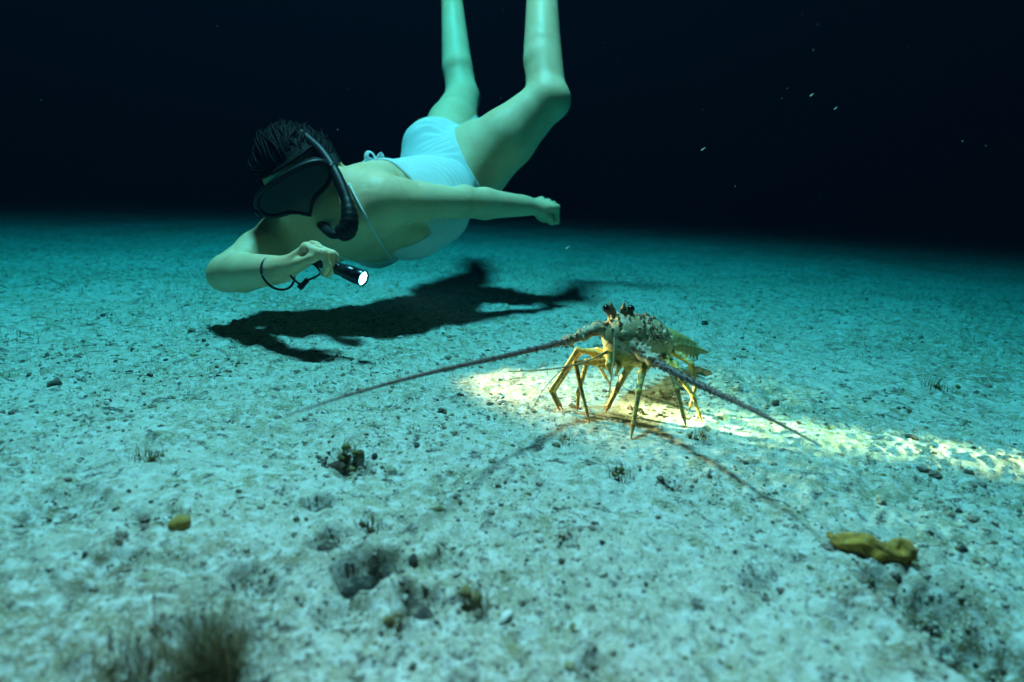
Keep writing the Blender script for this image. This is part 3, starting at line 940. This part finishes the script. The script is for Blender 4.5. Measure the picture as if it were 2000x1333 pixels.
# snorkel: mouthpiece, wide purge chamber, tube up past the ear
pt = Parts()
sn = spline([V(658, 456, 1.165), V(677, 450, 1.165), V(683, 425, 1.165), V(676, 388, 1.175), V(657, 342, 1.195), V(630, 300, 1.22), V(603, 274, 1.24), V(588, 262, 1.25)], 60)
rr = np.interp(np.linspace(0, 1, 60), [0, .06, .14, .24, .34, .42, 1], [0.012, 0.0175, 0.0188, 0.0175, 0.0150, 0.0112, 0.0102])
rr[8:24] += 0.0008*np.sin(np.arange(16)*2.2)
pt.tube(sn, rr, 16)
snk = pt.build('snorkel', M['rubber'], person)
pt = Parts()
mp = spline([V(664, 456, 1.165), V(650, 458, 1.168), HP(0.006, -0.069, 0.112), HP(0.0, -0.068, 0.094)], 14)
pt.tube(mp, np.linspace(0.012, 0.013, 14), 12, flat=0.7)
pt.build('mouthpiece', M['rubber'], snk)

# ------------------------------------------------------------------ the torch in her hand
ta = tor_a - tor_d*0.055
torch = thing('flashlight', 'lit black metal torch held in the right hand of the snorkeller', 'flashlight', tuple(ta))
LT = float(np.linalg.norm(tor_b - ta))
pt = Parts()
prof = [(0, 0), (0, 0.009), (0.004, 0.0105), (0.018, 0.0105), (0.019, 0.0095), (0.024, 0.0095), (0.025, 0.0112)]
t = 0.025
while t < LT - 0.052:
    prof += [(t, 0.0112), (t+0.003, 0.0112), (t+0.0035, 0.0104), (t+0.005, 0.0104)]; t += 0.0055
prof += [(LT-0.050, 0.0112), (LT-0.044, 0.0112), (LT-0.040, 0.0128), (LT-0.024, 0.0136), (LT-0.023, 0.0130), (LT-0.020, 0.0130), (LT-0.019, 0.0140), (LT-0.001, 0.0140), (LT, 0.0134), (LT-0.001, 0.0118), (LT-0.006, 0.0112)]
pt.lathe(ta, tor_d, prof, 28)
pt.build('barrel', M['torch'], torch)
pt = Parts()
pt.lathe(ta, tor_d, [(LT-0.0055, 0.0112), (LT-0.003, 0.0112), (LT-0.0022, 0.008), (LT-0.002, 0.0)], 24)
pt.build('lens', M['bulb'], torch)
pt = Parts()
wv = nrm(rwri - relb); wu = nrm(np.cross(wv, [0, 0, 1])); ww = np.cross(wv, wu)
ring = [rwri - wv*0.012 + 0.030*(math.cos(a)*wu + math.sin(a)*ww) + wv*0.012*math.sin(a) + np.array([0, 0, -0.006]) for a in np.linspace(0, 2*math.pi, 40)]
pt.tube(ring, 0.0022, 8)
pt.tube(spline([ring[28], V(580, 552, 1.05), V(600, 548, 1.05), V(625, 530, 1.06), ta], 24), 0.0018, 8)
pt.tube(spline([V(601, 546, 1.048), V(592, 556, 1.045), V(584, 563, 1.045)], 8), [0.004, 0.0045, 0.0045, 0.0045, 0.005, 0.0055, 0.0055, 0.005], 10)
pt.build('lanyard', M['rubber'], torch)
beam_target = G(1420, 822)
bl = lamp('flashlight_beam', 'SPOT', tuple(tor_b + tor_d*0.004), tuple(beam_target), 1500, (1.0, 0.175, 0.078),
          spot_size=math.radians(12), spot_blend=0.8, shadow_soft_size=0.008)
sp2 = lamp('flashlight_spill', 'SPOT', tuple(tor_b + tor_d*0.004), tuple(G(1330, 792)), 245, (1.0, 0.175, 0.078),
          spot_size=math.radians(54), spot_blend=1.0, shadow_soft_size=0.01)
# another diver's torch, out of the picture at right, sends a low beam along the sand
ra, rb = G(1450, 824), G(1990, 906)
rd_ = nrm(rb - ra)
lamp('second_torch_beam', 'SPOT', tuple(rb + rd_*0.55 + np.array([0, 0, 0.19])), tuple(ra + (rb - ra)*0.55), 2300, (1.0, 0.175, 0.078),
     spot_size=math.radians(10), spot_blend=1.0, shadow_soft_size=0.030)
for q in (bl, sp2):                                   # the torch's hot spot and its softer spill
    q.parent = torch; q.matrix_parent_inverse = Matrix.Translation(ta).inverted()

# ------------------------------------------------------------------ the spiny lobster
def build_lobster():
    c0 = V(1242, 668, 0.905)
    fr, bk = V(1210, 645, 0.845), V(1292, 672, 1.00)
    fx = nrm(fr - bk)                                     # forward
    lx = nrm(np.cross([0, 0, 1.0], fx)); ux = np.cross(fx, lx)   # lx: its left = picture right
    AX = np.array([lx, fx, ux])
    LG = Field([0.03, 0.64, -0.02], [0.36, 1.20, 0.23], 0.00135)
    LG.use_tags()
    # carapace
    LG.ell(c0, [0.040, 0.078, 0.035], AX, .01, 0)
    LG.ell(c0 - fx*0.03 + ux*0.003, [0.043, 0.055, 0.038], AX, .012, 0)
    LG.ell(fr + fx*-0.018 - ux*0.004, [0.030, 0.030, 0.030], AX, .012, 0)
    LG.ell(V(1218, 700, 0.872), [0.025, 0.030, 0.013], AX, .010, 1)
    LG.ell(V(1200, 690, 0.853), [0.016, 0.012, 0.018], AX, .008, 1)
    # furrow across the back
    for a in np.linspace(-1.3, 1.3, 14):
        LG.ell(c0 - fx*0.012 + lx*math.sin(a)*0.044 + ux*math.cos(a)*0.041, [.004]*3, None, .004, sub=True)
    # abdomen and tail, sloping away behind
    ab = spline([V(1284, 664, .98), V(1304, 663, 1.02), V(1326, 668, 1.05), V(1346, 673, 1.075)], 7)
    for i, p in enumerate(ab):
        r = 0.032 - i*0.0032
        LG.ell(p, [r, 0.014, r*0.72], AX, .004, 5)
        for s in (1, -1):
            e = p + lx*s*r*0.92 - ux*0.006
            LG.cone(e, e + lx*s*0.006 - ux*0.018 - fx*0.006, .006, .0012, .004, 5)
    tl = ab[-1]
    for k, an in enumerate((-0.75, -0.38, 0, 0.38, 0.75)):
        d = nrm(-fx*math.cos(an)*.7 + lx*(math.sin(an) + .55) - ux*0.30)
        sd = nrm(np.cross(d, ux))
        LG.ell(tl + d*0.020, [.009, .017, .0024], np.array([sd, d, np.cross(sd, d)]), .003, 5)
    # eyes' sockets, horns, spines
    for (bx, by), (mx, my), (tx, ty) in (((1201, 628), (1196, 608), (1193, 590)), ((1217, 628), (1218, 606), (1219, 590))):
        LG.chain([V(bx, by, .858), V(mx, my, .852), V(tx, ty, .842)], [.0062, .0042, .0010], .004, 3)
    for px, py in ((1186, 606), (1229, 607)):
        LG.cone(V(px*.6 + 1208*.4, py*.6 + 628*.4, .856), V(px, py, .851), .0042, .0050, .004, 0)
    r2 = np.random.default_rng(3)
    for _ in range(230):
        th, ph = r2.uniform(0.0, 1.5), (r2.uniform(0, 6.28) if r2.random() < .5 else r2.uniform(.3, 2.8))
        q = np.array([math.sin(th)*math.cos(ph)*1.1, math.sin(ph)*1.0*r2.uniform(.2, 1), math.cos(th)])
        q = nrm(q)
        p = c0 + lx*q[0]*0.041 + fx*q[1]*0.078 + ux*abs(q[2])*0.036
        d = nrm(lx*q[0]*.8 + ux*abs(q[2]) + fx*.75)
        p = LG.onto(np.array([p]), -0.001)[0]
        ln = r2.uniform(.004, .009)
        LG.cone(p, p + d*ln, r2.uniform(.0020, .0034), .0006, .002, 3 if r2.random() < .7 else 6)
    # antenna bases: three stout spiny segments a side
    def base(pts, rad):
        LG.chain(pts, rad, .003, 4)
        for a, b, ra in zip(pts[:-1], pts[1:], rad):
            for _ in range(26):
                t = r2.random(); d = nrm(r2.normal(0, 1, 3) + nrm(b - a)*.8 + ux*.4)
                p = a*(1-t) + b*t + d*ra*.75
                LG.cone(p, p + d*r2.uniform(.005, .009), .0026, .0005, .0015, 3 if r2.random() < .55 else 6)
            LG.ell(b, [ra*1.05]*3, None, .003, 4)
    rootL = [V(1196, 648, .862), V(1168, 642, .858), V(1140, 654, .850), V(1110, 666, .84)]
    rootR = [V(1216, 664, .855), V(1238, 676, .838), V(1258, 692, .822), V(1276, 705, .805)]
    base(rootL, [.0100, .0085, .0070, .0052]); base(rootR, [.0112, .0098, .0084, .0062])
    # the ten legs: image points with the depth of each; feet stand on the sand
    def foot(px, py):
        g = G(px, py); g[2] = gh(g) + .0012
        return g
    def dep(p):
        return float((C3.T @ (p - CMn[:3, 3]))[2]*-1)
    legs = [
        ([(1192, 698, .880), (1160, 690, .880), (1128, 684, .875)], (1076, 763), (1094, 796), .0042),
        ([(1200, 692, .905), (1168, 686, .905), (1134, 686, .900)], (1081, 766), (1099, 794), .0040),
        ([(1198, 706, .880), (1160, 708, .870), (1124, 710, .850)], (1133, 752), (1152, 820), .0040),
        ([(1200, 704, .895), (1170, 704, .888), (1147, 706, .875)], (1130, 766), (1128, 793), .0042),
        ([(1210, 708, .890), (1185, 716, .890), (1170, 714, .885)], (1182, 736), (1192, 752), .0034),
        ([(1240, 700, .900), (1236, 708, .880), (1228, 718, .860)], (1203, 764), (1184, 796), .0056),
        ([(1262, 700, .890), (1264, 712, .855), (1254, 728, .820)], (1247, 765), (1233, 851), .0054),
        ([(1285, 690, .920), (1300, 702, .890), (1310, 724, .860)], (1322, 760), (1341, 829), .0046),
        ([(1292, 694, .930), (1318, 712, .900), (1330, 738, .870)], (1354, 774), (1372, 819), .0044),
        ([(1296, 682, .945), (1330, 696, .930), (1350, 712, .910)], (1358, 756), (1347, 796), .0044),
    ]
    for pts, kn, ft, r in legs:
        F_ = foot(*ft); d1, d2 = pts[-1][2], dep(F_)
        p = [V(*q) for q in pts]
        K = V(kn[0], kn[1], d1*.45 + d2*.55)
        LG.cone(p[0], p[1], r*1.25, r*1.1, .004, 1)
        LG.ell(p[1], [r*1.2]*3, None, .003, 1)
        LG.cone(p[1], p[2], r*1.1, r*.85, .003, 1)
        LG.ell(p[2], [r*1.05]*3, None, .002, 1)
        LG.cone(p[2], K, r*.95, r*.72, .002, 7)
        LG.ell(K, [r*.82]*3, None, .002, 1)
        m = K*.3 + F_*.7
        LG.cone(K, m, r*.74, r*.55, .002, 7)
        LG.cone(m, F_, r*.60, .0011, .002, 2)
    # mouth legs
    for a, b, c in (((1190, 692, .852), (1188, 712, .842), (1194, 735, .846)), ((1206, 696, .850), (1209, 716, .840), (1203, 733, .846))):
        LG.chain([V(*a), V(*b), V(*c)], [.0042, .0038, .0018], .003, 1)
    v, f = LG.nets()
    ti = np.clip(np.round((v - LG.lo)/LG.h).astype(int), 0, LG.n - 1)
    tg = LG.t[ti[:, 0], ti[:, 1], ti[:, 2]]
    pal = np.array([(.52, .38, .15), (.60, .40, .075), (.66, .27, .045), (.26, .15, .08), (.30, .24, .14), (.42, .37, .13), (.62, .58, .45), (.32, .22, .07)])
    col = pal[tg]
    # pale and rusty mottling of the shell
    def n3(s, sd):
        return vnoise(v[:, 0]/s + v[:, 2]/s*.7, v[:, 1]/s + v[:, 2]/s*.9, sd)
    k = np.clip((n3(.007, 41) - .10)*5, 0, 1)[:, None]*np.where(tg == 0, 1.0, np.where(tg == 4, .45, 0))[:, None]
    col = col*(1-k) + np.array([.54, .49, .33])*k
    k = np.clip((n3(.009, 42) - .10)*5, 0, 1)[:, None]*np.isin(tg, (0, 4))[:, None]
    col = col*(1-k) + np.array([.20, .10, .05])*k
    k = np.clip((n3(.020, 44) - .0)*4, 0, 1)[:, None]*np.isin(tg, (0,))[:, None]
    col = col*(1-k) + np.array([.38, .33, .18])*k
    k = np.clip((n3(.009, 43) - .05)*5, 0, 1)[:, None]*np.isin(tg, (7, 1))[:, None]
    col = col*(1-k*.6) + np.array([.68, .47, .09])*k*.7
    me = new_mesh('body', v, f)
    at = me.color_attributes.new('tint', 'FLOAT_COLOR', 'POINT')
    at.data.foreach_set('color', np.concatenate([col, np.ones((len(col), 1))], 1).astype(np.float32).ravel())
    lob = thing('spiny_lobster', 'mottled spiny lobster standing on the sand with two long spread feelers', 'lobster', tuple(G(1240, 800)))
    M['shell'] = material('lobster_shell', (1, 1, 1), 0.45, 0.35, [(230, (.11, .075, .04), .54, .68, 4, .3), (330, (.62, .58, .46), .60, .72, 2, 0)], [(420, 0.35, 0.002)], attr='tint')
    link('body', me, M['shell'], lob)
    for px, py in ((1184, 603), (1232, 604)):
        P = Parts(); P.blob(V(px, py, .850), [.0056, .0062, .0056], AX, 16, 12)
        P.build('eye', M['lob_eye'], lob)
    for root, mids, rad in ((rootL, [(985, 696, .72), (850, 726, .605), (700, 766, .53), (558, 813, .47)], .0048), (rootR, [(1365, 752, .73), (1450, 791, .66), (1530, 832, .60), (1605, 872, .555)], .0060)):
        c = spline([root[-2], root[-1]] + [V(*q) for q in mids], 150)[25:]
        rr = rad*(1 - np.linspace(0, 1, len(c))**0.75*0.9)
        rr = rr*(1 + .10*np.sin(np.arange(len(c))*2.1))
        P = Parts(); P.tube(c, rr, 10, (.17, .13, .125))
        tan = np.gradient(c, axis=0)
        for i in range(0, len(c)-8):
            for _ in range(3):
                d = nrm(np.cross(tan[i], r2.normal(0, 1, 3))); a = c[i] + d*rr[i]*.8
                P.tube([a, a + d*rr[i]*.75 + nrm(tan[i])*rr[i]*.9], [rr[i]*.28, rr[i]*.05], 4, (.30, .22, .17))
        P.build('antenna', M['feeler'], lob)
    for pts, r0 in (([(1190, 684, .85), (1150, 704, .82), (1100, 718, .79), (1045, 724, .76), (993, 726, .73)], .0011),
                    ([(1190, 688, .85), (1140, 708, .81), (1100, 722, .79), (1066, 756, .77), (1041, 797, .76)], .0007),
                    ([(1200, 652, .845), (1199, 690, .80), (1195, 730, .77), (1189, 776, .76)], .0012),
                    ([(1204, 700, .845), (1206, 732, .82), (1220, 758, .81), (1242, 768, .82)], .0007)):
        P = Parts(); P.tube(spline([V(*q) for q in pts], 40), np.linspace(r0*1.25, r0*.45, 40), 6, (.26, .19, .09))
        P.build('antennule', M['feeler'], lob)
M['lob_eye'] = material('lobster_eye', (0.012, 0.010, 0.010), 0.12, 0.6, [(200, (.03, .02, .02), .5, .8, 2, 0)])
M['feeler'] = material('lobster_feeler', (1, 1, 1), 0.5, 0.3, [(160, (.09, .06, .06), .48, .7, 3, 0)], [(500, 0.3, 0.001)], attr='tint')
build_lobster()
